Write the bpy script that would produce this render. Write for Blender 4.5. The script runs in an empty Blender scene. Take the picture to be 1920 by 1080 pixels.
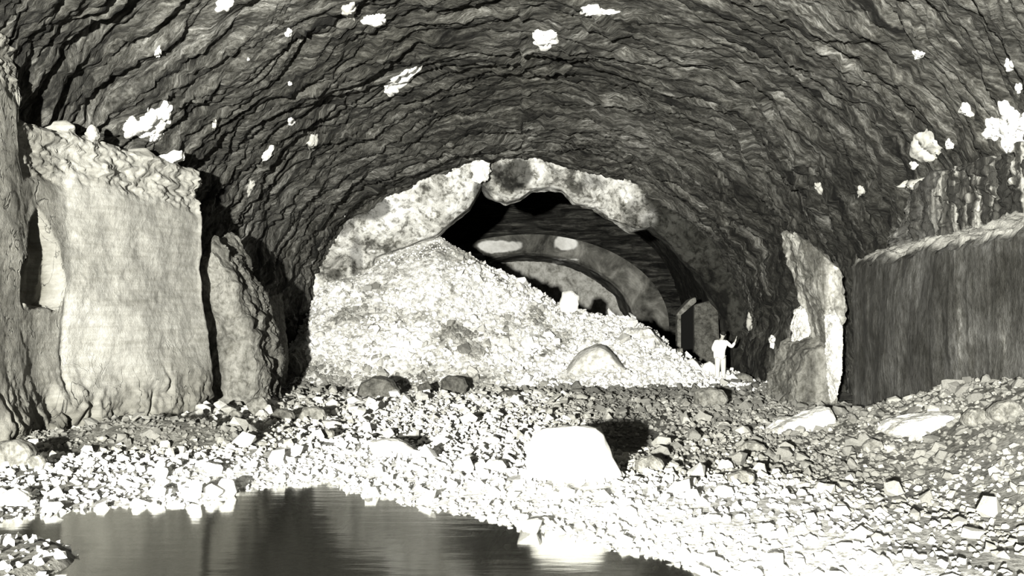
import bpy, bmesh, math, random
import numpy as np
from mathutils import Vector, Matrix
from mathutils.bvhtree import BVHTree

random.seed(7)
RNG = np.random.default_rng(11)
SC = bpy.context.scene
COL = SC.collection
F, CX, HY, CZ = 1900.0, 960.0, 600.0, 2.5      # focal length (px), axis x, horizon y, eye height

# ------------------------------------------------------------------ camera, world, lamp, exposure
cam_d = bpy.data.cameras.new('camera')
cam_d.sensor_width = 36.0
cam_d.lens = F / 1920.0 * 36.0
cam_d.shift_y = (HY - 540.0) / 1920.0
cam_d.clip_end = 300
cam = bpy.data.objects.new('camera', cam_d)
COL.objects.link(cam)
cam.location = (0, 0, CZ)
cam.rotation_euler = (math.radians(90), 0, 0)
SC.camera = cam

world = bpy.data.worlds.new('world')
SC.world = world
world.use_nodes = True
world.node_tree.nodes['Background'].inputs[0].default_value = (1.0, 0.99, 0.9, 1)
world.node_tree.nodes['Background'].inputs[1].default_value = 0.10

def lamp(name, loc, power, radius, col=(1.0, 0.985, 0.90)):
    d = bpy.data.lights.new(name, 'POINT')
    d.energy = power
    d.shadow_soft_size = radius
    d.color = col
    o = bpy.data.objects.new(name, d)
    COL.objects.link(o)
    o.location = loc
    return o
lamp('flood_lamp', (-3.9, -9.5, 3.0), 176000, 0.26)

vs = SC.view_settings
vs.view_transform = 'Standard'
vs.look = 'None'
vs.gamma = 1.0
vs.use_curve_mapping = False
vs.exposure = 0.0

# ------------------------------------------------------------------ helpers
def P(px, py, Y):
    return np.array(((px - CX) * Y / F, Y, CZ - (py - HY) * Y / F))

def sm(x):
    x = np.clip(x, 0, 1)
    return x * x * (3 - 2 * x)

_perm = np.random.RandomState(5).permutation(256)
_perm = np.concatenate([_perm, _perm, _perm])
_g = np.random.RandomState(6).normal(size=(256, 3))
_g /= np.linalg.norm(_g, axis=1)[:, None]

def noise(x, y, z=0.0):
    x, y, z = np.broadcast_arrays(np.asarray(x, float), np.asarray(y, float), np.asarray(z, float))
    xi, yi, zi = np.floor(x).astype(int), np.floor(y).astype(int), np.floor(z).astype(int)
    xf, yf, zf = x - xi, y - yi, z - zi
    u, v, w = (t * t * t * (t * (t * 6 - 15) + 10) for t in (xf, yf, zf))
    def g(a, b, c):
        h = _perm[_perm[_perm[(xi + a) & 255] + ((yi + b) & 255)] + ((zi + c) & 255)]
        q = _g[h]
        return q[..., 0] * (xf - a) + q[..., 1] * (yf - b) + q[..., 2] * (zf - c)
    def L(a, b, t): return a + (b - a) * t
    return 1.6 * L(L(L(g(0,0,0), g(1,0,0), u), L(g(0,1,0), g(1,1,0), u), v),
                   L(L(g(0,0,1), g(1,0,1), u), L(g(0,1,1), g(1,1,1), u), v), w)

def fbm(x, y, z=0.0, o=4, rough=0.5):
    s, a, f = 0, 1.0, 1.0
    for k in range(o):
        s = s + a * noise(x * f + 17.3 * k, y * f - 9.1 * k, z * f if not np.isscalar(z) else z + 3.7 * k)
        a *= rough
        f *= 2.03
    return s

def mesh_np(name, V, Fq, smooth=True, attrs=None):
    """V (n,3), Fq (m,k) with k 3 or 4"""
    V = np.ascontiguousarray(V, dtype=np.float32)
    Fq = np.ascontiguousarray(Fq, dtype=np.int32)
    m, k = Fq.shape
    me = bpy.data.meshes.new(name)
    me.vertices.add(len(V)); me.vertices.foreach_set('co', V.ravel())
    me.loops.add(m * k); me.loops.foreach_set('vertex_index', Fq.ravel())
    me.polygons.add(m)
    me.polygons.foreach_set('loop_start', np.arange(0, m * k, k, dtype=np.int32))
    me.polygons.foreach_set('loop_total', np.full(m, k, dtype=np.int32))
    me.polygons.foreach_set('use_smooth', np.full(m, smooth, dtype=bool))
    for an, (typ, arr) in (attrs or {}).items():
        if typ == 'V':
            a = me.attributes.new(an, 'FLOAT_VECTOR', 'POINT')
            a.data.foreach_set('vector', np.ascontiguousarray(arr, dtype=np.float32).ravel())
        else:
            a = me.attributes.new(an, 'FLOAT', 'POINT')
            a.data.foreach_set('value', np.ascontiguousarray(arr, dtype=np.float32).ravel())
    me.update(calc_edges=True)
    me.validate()
    return me

def grid_faces(ni, nj, flip=False):
    i, j = np.meshgrid(np.arange(ni - 1), np.arange(nj - 1), indexing='ij')
    a = (i * nj + j).ravel(); b = a + 1; c = a + nj + 1; d = a + nj
    return np.stack([a, d, c, b] if flip else [a, b, c, d], 1)

def link(name, me, mat=None, parent=None, label=None, cat=None, group=None, kind=None):
    o = bpy.data.objects.new(name, me)
    COL.objects.link(o)
    if mat is not None:
        if not me.materials: me.materials.append(mat)
    if parent is not None: o.parent = parent
    if label: o['label'] = label
    if cat: o['category'] = cat
    if group: o['group'] = group
    if kind: o['kind'] = kind
    return o

# ------------------------------------------------------------------ materials
TINT = (1.0, 0.985, 0.89)
def tone(v):
    t = v ** 0.35
    return (v, v * (1 - 0.02 * (1 - v)), v * (1 - 0.12 * (1 - v)), 1)

class NT:
    def __init__(s, name, rough=0.9):
        s.m = bpy.data.materials.new(name)
        s.m.use_nodes = True
        s.n = s.m.node_tree.nodes
        s.l = s.m.node_tree.links
        s.b = s.n['Principled BSDF']
        s.b.inputs['Roughness'].default_value = rough
        s.b.inputs['Specular IOR Level'].default_value = 0.2
    def add(s, t, **kw):
        n = s.n.new(t)
        for k, v in kw.items(): setattr(n, k, v)
        return n
    def attr(s, name, vec=True):
        n = s.add('ShaderNodeAttribute', attribute_name=name)
        return n.outputs['Vector' if vec else 'Fac']
    def coord(s, scale=(1, 1, 1), src=None):
        if src is None:
            src = s.add('ShaderNodeTexCoord').outputs['Object']
        mp = s.add('ShaderNodeMapping')
        mp.inputs['Scale'].default_value = scale
        s.l.new(src, mp.inputs['Vector'])
        return mp.outputs[0]
    def noise(s, vec, scale=1, detail=6, rough=0.6, dist=0.0):
        n = s.add('ShaderNodeTexNoise')
        s.l.new(vec, n.inputs['Vector'])
        n.inputs['Scale'].default_value = scale
        n.inputs['Detail'].default_value = detail
        n.inputs['Roughness'].default_value = rough
        n.inputs['Distortion'].default_value = dist
        return n.outputs['Fac']
    def ramp(s, fac, pts, interp='LINEAR'):
        n = s.add('ShaderNodeValToRGB')
        n.color_ramp.interpolation = interp
        el = n.color_ramp.elements
        while len(el) < len(pts): el.new(0.5)
        for e, (p, v) in zip(el, pts):
            e.position = p
            e.color = tone(v)
        s.l.new(fac, n.inputs[0])
        return n.outputs[0]
    def fac(s, f, a, b, lo=0.0, hi=1.0):
        n = s.add('ShaderNodeMapRange')
        n.inputs[1].default_value = a; n.inputs[2].default_value = b
        n.inputs[3].default_value = lo; n.inputs[4].default_value = hi
        s.l.new(f, n.inputs[0])
        return n.outputs[0]
    def mix(s, f, a, b, mode='MIX'):
        n = s.add('ShaderNodeMix', data_type='RGBA', blend_type=mode)
        if isinstance(f, float): n.inputs[0].default_value = f
        else: s.l.new(f, n.inputs[0])
        for k, v in ((6, a), (7, b)):
            if isinstance(v, tuple): n.inputs[k].default_value = v
            else: s.l.new(v, n.inputs[k])
        return n.outputs[2]
    def math(s, op, a, b=None):
        n = s.add('ShaderNodeMath', operation=op)
        for k, v in ((0, a), (1, b)):
            if v is None: continue
            if isinstance(v, (int, float)): n.inputs[k].default_value = v
            else: s.l.new(v, n.inputs[k])
        return n.outputs[0]
    def out(s, col, bump=None, strength=0.5, dist=0.05):
        if isinstance(col, tuple): s.b.inputs['Base Color'].default_value = col
        else: s.l.new(col, s.b.inputs['Base Color'])
        if bump is not None:
            b = s.add('ShaderNodeBump')
            b.inputs['Strength'].default_value = strength
            b.inputs['Distance'].default_value = dist
            s.l.new(bump, b.inputs['Height'])
            s.l.new(b.outputs[0], s.b.inputs['Normal'])
        return s.m

def mat_vault():
    m = NT('vault_rock', 0.85)
    uv = m.attr('arc')
    v1 = m.coord((0.45, 3.0, 1), uv)
    n1 = m.noise(v1, 1.0, 8, 0.68, 1.0)
    v2 = m.coord((2.2, 14.0, 1), uv)
    n2 = m.noise(v2, 1.0, 6, 0.7, 0.6)
    big = m.noise(m.coord((0.12, 0.25, 1), uv), 1.0, 4, 0.6)
    runs = m.noise(m.coord((0.13, 2.6, 1), uv), 1.0, 5, 0.6, 0.4)
    c = m.ramp(n1, [(0.36, 0.018), (0.46, 0.105), (0.56, 0.235), (0.68, 0.50)])
    c = m.mix(m.fac(n2, 0.3, 0.62), (0.25, 0.25, 0.25, 1), (1.3, 1.3, 1.3, 1)) if False else m.mix(1.0, c, m.ramp(n2, [(0.36, 0.15), (0.64, 1.0)]), 'MULTIPLY')
    wet = m.attr('wet', False)
    c = m.mix(wet, c, m.mix(1.0, c, (0.36, 0.36, 0.35, 1), 'MULTIPLY'))
    c = m.mix(m.math('MULTIPLY', wet, m.fac(runs, 0.58, 0.70)), c, tone(0.34))
    c = m.mix(1.0, c, m.ramp(big, [(0.3, 0.55), (0.65, 1.0)]), 'MULTIPLY')
    grit = m.noise(m.coord((9, 22, 1), uv), 1.0, 5, 0.75)
    c = m.mix(1.0, c, m.ramp(grit, [(0.34, 0.45), (0.62, 1.25)]), 'MULTIPLY')
    # chamber beyond the broken lining: its shade painted in as darker rock
    shade_stain = m.attr('shade_stain', False)
    c = m.mix(shade_stain, c, m.mix(1.0, c, (0.42, 0.42, 0.40, 1), 'MULTIPLY'))
    # lime run-off spots
    sp = m.noise(m.coord((1.1, 1.8, 1), uv), 1.0, 5, 0.62, 0.3)
    c = m.mix(m.fac(sp, 0.735, 0.76), c, tone(0.75))
    h = m.math('ADD', m.math('ADD', n1, m.math('MULTIPLY', n2, 0.5)), m.math('MULTIPLY', grit, 0.3))
    return m.out(c, h, 1.0, 0.17)

def mat_pale_face():
    m = NT('broken_lining', 0.9)
    v = m.coord()
    n1 = m.noise(v, 0.7, 8, 0.65, 0.5)
    n2 = m.noise(v, 4.0, 7, 0.7, 0.4)
    c = m.ramp(n1, [(0.38, 0.10), (0.44, 0.42), (0.53, 0.68), (0.66, 0.88)])
    c = m.mix(1.0, c, m.ramp(n2, [(0.38, 0.25), (0.52, 1.0)]), 'MULTIPLY')
    dk = m.attr('shade_stain', False)
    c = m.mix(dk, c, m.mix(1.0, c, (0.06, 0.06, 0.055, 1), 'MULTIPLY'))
    return m.out(c, m.math('ADD', n1, m.math('MULTIPLY', n2, 0.6)), 0.9, 0.22)

def mat_left_wall():
    m = NT('dressed_pale_rock', 0.85)
    v = m.coord((0.25, 0.25, 3.0))
    lines = m.noise(v, 3.0, 6, 0.7)
    mot = m.noise(m.coord(), 0.55, 5, 0.6, 0.6)
    fine = m.noise(m.coord(), 9.0, 5, 0.75)
    c = m.ramp(mot, [(0.3, 0.27), (0.5, 0.37), (0.68, 0.44)])
    c = m.mix(1.0, c, m.ramp(lines, [(0.3, 0.70), (0.6, 1.0)]), 'MULTIPLY')
    c = m.mix(1.0, c, m.ramp(fine, [(0.3, 0.80), (0.6, 1.0)]), 'MULTIPLY')
    # darker lower rock; shade of near face and niche is painted in too
    low = m.attr('dimming', False)
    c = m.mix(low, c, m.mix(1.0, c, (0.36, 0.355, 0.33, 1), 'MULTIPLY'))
    cr = m.noise(m.coord((1.2, 1.2, 0.5)), 1.2, 3, 0.5, 1.6)
    crack = m.math('SUBTRACT', 1.0, m.fac(m.math('ABSOLUTE', m.math('SUBTRACT', cr, 0.5)), 0.0, 0.012))
    crack = m.math('MULTIPLY', crack, low)
    c = m.mix(crack, c, tone(0.05))
    h = m.math('ADD', m.math('MULTIPLY', lines, 0.25), m.math('MULTIPLY', fine, 0.6))
    h = m.math('SUBTRACT', h, crack)
    return m.out(c, h, 0.7, 0.07)

def mat_right_wall():
    m = NT('streaked_dark_rock', 0.8)
    v = m.coord((1.6, 1.6, 0.25))
    st = m.noise(v, 1.6, 7, 0.65, 0.15)
    st2 = m.noise(m.coord((5, 5, 0.3)), 1.6, 5, 0.6)
    mot = m.noise(m.coord(), 0.6, 6, 0.62, 0.5)
    c = m.ramp(st, [(0.34, 0.035), (0.46, 0.06), (0.56, 0.07), (0.66, 0.09), (0.74, 0.26)])
    c = m.mix(1.0, c, m.ramp(st2, [(0.3, 0.55), (0.6, 1.0)]), 'MULTIPLY')
    c = m.mix(1.0, c, m.ramp(mot, [(0.36, 0.40), (0.62, 1.3)]), 'MULTIPLY')
    gr = m.noise(m.coord((1, 1, 0.6)), 7.0, 6, 0.75)
    c = m.mix(1.0, c, m.ramp(gr, [(0.34, 0.45), (0.60, 1.3)]), 'MULTIPLY')
    up = m.attr('lime', False)
    runs = m.noise(m.coord((2.2, 2.2, 0.06)), 2.2, 4, 0.55)
    pale = m.ramp(runs, [(0.42, 0.02), (0.52, 0.06), (0.60, 0.3), (0.70, 0.6)])
    c = m.mix(up, c, pale)
    crust = m.attr('crust', False)
    c = m.mix(crust, c, m.ramp(mot, [(0.3, 0.12), (0.6, 0.36)]))
    return m.out(c, m.math('ADD', st, m.math('ADD', m.math('MULTIPLY', mot, 0.6), gr)), 0.8, 0.10)

def mat_outcrop(name, lo, hi, scale=1.0, vert=0.5):
    m = NT(name, 0.9)
    n1 = m.noise(m.coord((1, 1, vert)), 1.3 * scale, 8, 0.68, 0.7)
    n2 = m.noise(m.coord(), 7.0 * scale, 5, 0.7)
    c = m.ramp(n1, [(0.34, lo * 0.35), (0.45, lo), (0.6, hi)])
    c = m.mix(1.0, c, m.ramp(n2, [(0.32, 0.45), (0.58, 1.0)]), 'MULTIPLY')
    return m.out(c, m.math('ADD', n1, m.math('MULTIPLY', n2, 0.4)), 0.8, 0.10)

def mat_arch():
    m = NT('stained_arch_plaster', 0.9)
    n1 = m.noise(m.coord(), 0.7, 8, 0.68, 0.5)
    c = m.ramp(n1, [(0.36, 0.03), (0.52, 0.13), (0.66, 0.30)])
    c = m.mix(m.attr('shade_stain', False), c, m.ramp(n1, [(0.3, 0.5), (0.6, 0.9)]))
    return m.out(c, n1, 0.7, 0.2)

def mat_chamber_shade():
    m = NT('shaded_layered_rock', 0.85)
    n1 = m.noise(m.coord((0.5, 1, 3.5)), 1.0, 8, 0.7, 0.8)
    c = m.ramp(n1, [(0.40, 0.004), (0.52, 0.03), (0.64, 0.10), (0.72, 0.22)])  # dark colours stand in for the chamber's shade
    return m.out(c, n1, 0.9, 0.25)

def mat_stone():
    m = NT('limestone_rubble', 0.92)
    t = m.attr('tone', False)
    base = m.ramp(t, [(0.0, 0.03), (0.5, 0.34), (1.0, 0.92)])
    n = m.noise(m.coord(), 9.0, 5, 0.65)
    c = m.mix(1.0, base, m.ramp(n, [(0.3, 0.65), (0.55, 1.0)]), 'MULTIPLY')
    return m.out(c, n, 0.4, 0.03)

def mat_ground(name, pts, sc=1.2, tonal=False):
    m = NT(name, 0.95)
    n1 = m.noise(m.coord(), sc, 8, 0.7, 0.3)
    n2 = m.noise(m.coord(), sc * 9, 5, 0.7)
    c = m.ramp(n1, pts)
    if tonal: c = m.mix(m.attr('tone', False), c, tone(0.8))
    c = m.mix(1.0, c, m.ramp(n2, [(0.34, 0.3), (0.56, 1.0)]), 'MULTIPLY')
    return m.out(c, m.math('ADD', n1, m.math('MULTIPLY', n2, 0.7)), 0.9, 0.08)

def mat_plain(name, v, rough=0.9, bs=12.0, st=0.3):
    m = NT(name, rough)
    n = m.noise(m.coord(), bs, 5, 0.65)
    c = m.mix(1.0, tone(v), m.ramp(n, [(0.28, 0.8), (0.6, 1.0)]), 'MULTIPLY')
    return m.out(c, n, st, 0.03)

def mat_water():
    m = NT('still_dark_water')
    n, l = m.n, m.l
    outn = [x for x in n if x.type == 'OUTPUT_MATERIAL'][0]
    gl = m.add('ShaderNodeBsdfGlossy'); gl.inputs['Roughness'].default_value = 0.10
    gl.inputs['Color'].default_value = (0.9, 0.9, 0.86, 1)
    tr = m.add('ShaderNodeBsdfTransparent'); tr.inputs['Color'].default_value = (0.42, 0.42, 0.38, 1)
    fr = m.add('ShaderNodeFresnel'); fr.inputs['IOR'].default_value = 1.36
    mx = m.add('ShaderNodeMixShader')
    bp = m.add('ShaderNodeBump'); bp.inputs['Strength'].default_value = 0.25; bp.inputs['Distance'].default_value = 0.012
    l.new(m.noise(m.coord((0.7, 2.5, 1)), 1.6, 3, 0.5), bp.inputs['Height'])
    l.new(bp.outputs[0], gl.inputs['Normal']); l.new(bp.outputs[0], fr.inputs['Normal'])
    silt = m.add('ShaderNodeBsdfDiffuse'); silt.inputs['Color'].default_value = (0.10, 0.098, 0.085, 1)
    ms = m.add('ShaderNodeMixShader'); ms.inputs[0].default_value = 0.18
    l.new(tr.outputs[0], ms.inputs[1]); l.new(silt.outputs[0], ms.inputs[2])
    l.new(fr.outputs[0], mx.inputs[0]); l.new(ms.outputs[0], mx.inputs[1]); l.new(gl.outputs[0], mx.inputs[2])
    l.new(mx.outputs[0], outn.inputs['Surface'])
    return m.m

M = dict(vault=mat_vault(), pale=mat_pale_face(), left=mat_left_wall(), right=mat_right_wall(),
         stone=mat_stone(), water=mat_water(),
         gravel=mat_ground('dark_gravel', [(0.35, 0.05), (0.5, 0.13), (0.65, 0.22)], 1.4, True),
         mound=mat_ground('pale_crushed_rock', [(0.36, 0.16), (0.45, 0.6), (0.56, 0.92)], 0.55),
         lime=mat_plain('lime_crust', 0.78, 0.8, 6.0, 0.9),
         limegrey=mat_plain('grey_crust', 0.4, 0.9, 5.0, 0.8),
         white=mat_plain('white_boulder', 0.74, 0.9, 3.0, 0.4),
         grey=mat_outcrop('grey_boulder', 0.16, 0.28, 2.0, 1),
         dark=mat_outcrop('dark_boulder', 0.08, 0.15, 2.0, 1),
         palerock=mat_outcrop('pale_boulder', 0.62, 0.88, 1.6, 1),
         outl=mat_outcrop('left_outcrop_rock', 0.11, 0.22, 1.0, 0.4),
         outr=mat_outcrop('right_outcrop_rock', 0.12, 0.42, 1.0, 0.3),
         endw=mat_outcrop('plastered_end_wall', 0.5, 0.6, 0.5, 1),
         arch=mat_arch(), shade_stain=mat_chamber_shade(),
         slab=mat_outcrop('mottled_pale_slab', 0.42, 0.66, 0.8, 1), black=mat_plain('flat_black', 0.004))

# ------------------------------------------------------------------ the vault
ST = np.array([  # Y, xc, a, zc, crown
    (2.0, 0.0, 12.2, 3.4, 12.4), (14, 0.1, 11.8, 3.4, 11.9), (20, 0.2, 11.1, 3.2, 11.1), (28, 0.4, 9.7, 2.6, 9.8),
    (33, 0.45, 8.7, 2.2, 9.0), (37.5, 0.48, 8.0, 2.0, 8.55), (40, 0.6, 8.2, 2.0, 9.3), (46, 0.8, 8.7, 2.0, 10.0),  # chamber crown raised to keep its ceiling in the lining's shadow
    (56, 1.0, 9.3, 2.0, 10.0), (60.5, 1.0, 9.3, 2.0, 9.6), (68, 1.0, 9.3, 2.0, 9.4)])
def vault_params(Y):
    return [np.interp(Y, ST[:, 0], ST[:, k]) for k in (1, 2, 3, 4)]

def vault_points(Y, t):
    xc, a, zc, cr = vault_params(Y)
    b = cr - zc
    x = np.empty_like(t); z = np.empty_like(t); nx = np.empty_like(t); nz = np.empty_like(t); s = np.empty_like(t)
    w = 0.14
    ang = np.clip((t - w) / (1 - 2 * w), 0, 1) * math.pi
    x = xc - a * np.cos(ang); z = zc + b * np.sin(ang)
    nx = np.cos(ang); nz = -np.sin(ang) * a / b
    L = t < w; R = t > 1 - w
    z = np.where(L, -0.8 + (zc + 0.8) * (t / w), z)
    z = np.where(R, -0.8 + (zc + 0.8) * ((1 - t) / w), z)
    q = np.sqrt(nx ** 2 + nz ** 2)
    s = np.where(L, z - zc, np.where(R, math.pi * 9 + (zc - z), ang * 9))
    return x, z, nx / q, nz / q, s

def build_vault():
    # rows get denser near the camera so that each row spans about the same angle
    ys = [2.0]
    while ys[-1] < 68: ys.append(ys[-1] + 0.03 + 0.0014 * ys[-1])
    ys = np.array(ys); nt = 560
    Y, T = np.meshgrid(ys, np.linspace(0, 1, nt), indexing='ij')
    x, z, nx, nz, s = vault_points(Y, T)
    ws = s + 1.2 * fbm(s * 0.25, Y * 0.3, 5.0, 3)
    wy = Y + 0.9 * fbm(s * 0.22, Y * 0.25, 9.0, 3) + 0.10 * s * np.where(s > 14, -1, 1)
    big = fbm(s * 0.14, Y * 0.18, 1.0, 3)
    r1 = 1 - np.abs(fbm(ws * 0.22, wy * 0.85, 2.0, 4, 0.55)) * 1.6
    n1 = fbm(ws * 0.40, wy * 1.6, 3.0, 5, 0.6)
    n2 = fbm(ws * 1.6, wy * 5.0, 4.0, 4, 0.62)
    n3 = fbm(ws * 0.9, wy * 2.6, 6.0, 4, 0.6)
    d = 0.42 * big + 0.16 * (r1 - 0.5) + 0.13 * n1 + 0.11 * n3 + 0.085 * n2
    # leaves of rock that lap over one another
    saw = (wy * 0.7 + 0.9 * fbm(ws * 0.3, wy * 0.4, 8.0, 3)) % 1.0
    d = d + 0.09 * (saw - 0.5) * sm(fbm(ws * 0.2, wy * 0.3, 12.0, 2) * 1.5 + 0.4)
    dimming = 1 - 0.5 * sm((Y - 38) / 4)
    d = d * dimming
    V = np.stack([x + nx * d, Y, z + nz * d], -1).reshape(-1, 3)
    shade_stain = sm((Y - 37.9) / 1.5)  # paints the lining's shadow onto the chamber rock
    wet = sm((s - 19.5 + 2.0 * fbm(s * 0.3, Y * 0.3, 4.0, 3)) / 6.0) * sm((Y - 22) / 4)
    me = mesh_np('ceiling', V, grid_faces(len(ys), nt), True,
                 {'arc': ('V', np.stack([s, Y, 0 * s], -1).reshape(-1, 3)), 'shade_stain': ('F', shade_stain.ravel()), 'wet': ('F', wet.ravel())})
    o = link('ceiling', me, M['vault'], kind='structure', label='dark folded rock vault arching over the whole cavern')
    bv = BVHTree.FromPolygons([tuple(v) for v in V.tolist()], grid_faces(len(ys), nt).tolist())
    return o, bv
ceiling, VBVH = build_vault()

# ------------------------------------------------------------------ side walls (rock benches)
def densify(path, step):
    path = np.array(path, float)
    seg = np.linalg.norm(np.diff(path, axis=0), axis=1)
    cum = np.concatenate([[0], np.cumsum(seg)])
    n = int(cum[-1] / step) + 1
    q = np.linspace(0, cum[-1], n)
    return np.stack([np.interp(q, cum, path[:, k]) for k in range(path.shape[1])], 1), q

def in_poly(x, y, poly):
    inside = np.zeros(x.shape, bool)
    n = len(poly)
    for i in range(n):
        x1, y1 = poly[i]; x2, y2 = poly[(i + 1) % n]
        c = ((y1 > y) != (y2 > y)) & (x < (x2 - x1) * (y - y1) / ((y2 - y1) + 1e-9) + x1)
        inside ^= c
    return inside

def build_left_wall():
    plan, s = densify([(-10.0, 3), (-9.6, 12), (-9.25, 17), (-9.1, 19.6), (-8.95, 20.5), (-8.2, 22.6), (-7.42, 24.65), (-7.75, 25.3), (-10.6, 26.2)], 0.04)
    nv = 210
    v = np.linspace(0, 1, nv)
    S, Vv = np.meshgrid(s, v, indexing='ij')
    X0 = plan[:, 0][:, None] + 0 * Vv; Y0 = plan[:, 1][:, None] + 0 * Vv
    tx = np.gradient(plan[:, 0]); ty = np.gradient(plan[:, 1]); L = np.hypot(tx, ty)
    nx = (ty / L)[:, None]; ny = (-tx / L)[:, None]      # faces the tunnel
    k = np.ones(9) / 9
    nx = np.convolve(np.pad(nx[:, 0], 4, 'edge'), k, 'valid')[:, None]; ny = np.convolve(np.pad(ny[:, 0], 4, 'edge'), k, 'valid')[:, None]
    top = 6.35 + 1.3 * sm((19.15 - Y0) / 0.35) + 0.7 * sm((18.9 - Y0) / 1.5) - 0.15 * sm((Y0 - 22) / 3)
    top = top + 0.13 * fbm(S * 1.2, 0, 3.0, 3) + 0.30 * np.exp(-((Y0 - 20.75) / 0.14) ** 2) + 0.12 * np.exp(-((Y0 - 23.1) / 0.2) ** 2)
    face = np.clip(Vv / 0.82, 0, 1)
    back = np.clip((Vv - 0.82) / 0.18, 0, 1)
    Z = -0.5 + (top + 0.5) * face
    d = 0.22 * fbm(S * 0.25, Z * 0.25, 1.0, 3) + 0.03 * fbm(S * 1.5, Z * 2.0, 2.0, 4)
    # broken courses near the top edge
    up = sm((Z - (top - 1.25)) / 0.35)
    zz = Z + 0.13 * (S - 17)
    saw = (zz * 2.6 + 0.3 * fbm(S * 0.8, Z * 0.8, 6.0, 3)) % 1.0
    d = d - up * (0.05 + 0.07 * sm(saw) + 0.10 * np.abs(fbm(S * 1.1, Z * 2.2, 7.0, 4)))
    d = d + 0.030 * fbm(S * 5, Z * 7, 13.0, 4, 0.65) * (0.25 + up) + 0.10 * up * (fbm(S * 0.9, Z * 2.8, 15.0, 4, 0.7))
    d = d - 0.18 * sm((Z - top + 0.15) / 0.15)
    low = sm((1.9 + 0.5 * fbm(S * 0.5, 0, 4.0, 3) - Z) / 1.6)
    d = d + low * (0.22 * fbm(S * 0.9, Z * 0.8, 8.0, 5, 0.6) - 0.16 * sm(1 - np.abs(fbm(S * 0.5, Z * 0.35, 9.0, 3)) * 9)) + 0.15 * low
    # upright joint where the dressed face begins
    d = d - 0.04 * np.exp(-((Y0 - 20.35 - 0.04 * (4 - Z)) / 0.07) ** 2) * sm((3.3 - Z) / 0.5)
    # niche
    poly = [(19.62, 4.62), (19.30, 4.25), (19.08, 3.55), (18.92, 3.35), (18.98, 2.88), (19.35, 2.78), (20.15, 2.72), (20.35, 3.0), (20.15, 3.7), (19.85, 4.4)]
    dist = in_poly(Y0 + 0.05 * fbm(S * 2, Z * 2, 3.0, 3), Z + 0.05 * fbm(S * 2, Z * 2, 5.0, 3), poly).astype(float)
    for _ in range(1):
        p = np.pad(dist, 1, 'edge')
        dist = (p[:-2, 1:-1] + p[2:, 1:-1] + p[1:-1, :-2] + p[1:-1, 2:] + p[1:-1, 1:-1]) / 5
    d = d - 0.75 * dist * (1 - 0.45 * sm((Y0 - 19.1) / 1.3)) - dist * 0.1 * fbm(S * 6, Z * 1.2, 1.0, 3)
    X = X0 + nx * d - back * 3.6; Y = Y0 + ny * d
    Z = Z + back * (0.25 * fbm(X * 0.8, Y * 0.8, 2.0, 3) - 0.2) * (back > 0)
    Vt = np.stack([X, Y, Z], -1).reshape(-1, 3)
    dimming = np.maximum(0.62 * sm((20.6 - Y0) / 0.5), 0) + 0 * Z  # near face painted darker, as grazing light would leave it
    dimming = np.maximum(dimming, sm((2.4 + 0.5 * fbm(S * 0.5, Z * 0.5, 4.0, 3) - Z) / 2.0) * 0.8)  # darker towards the bottom
    dimming = np.maximum(dimming, 0.95 * dist)  # niche shade painted into the colour
    me = mesh_np('wall_left', Vt, grid_faces(len(s), nv, True), True, {'dimming': ('F', dimming.ravel())})
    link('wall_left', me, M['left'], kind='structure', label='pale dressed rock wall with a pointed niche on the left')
build_left_wall()

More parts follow.
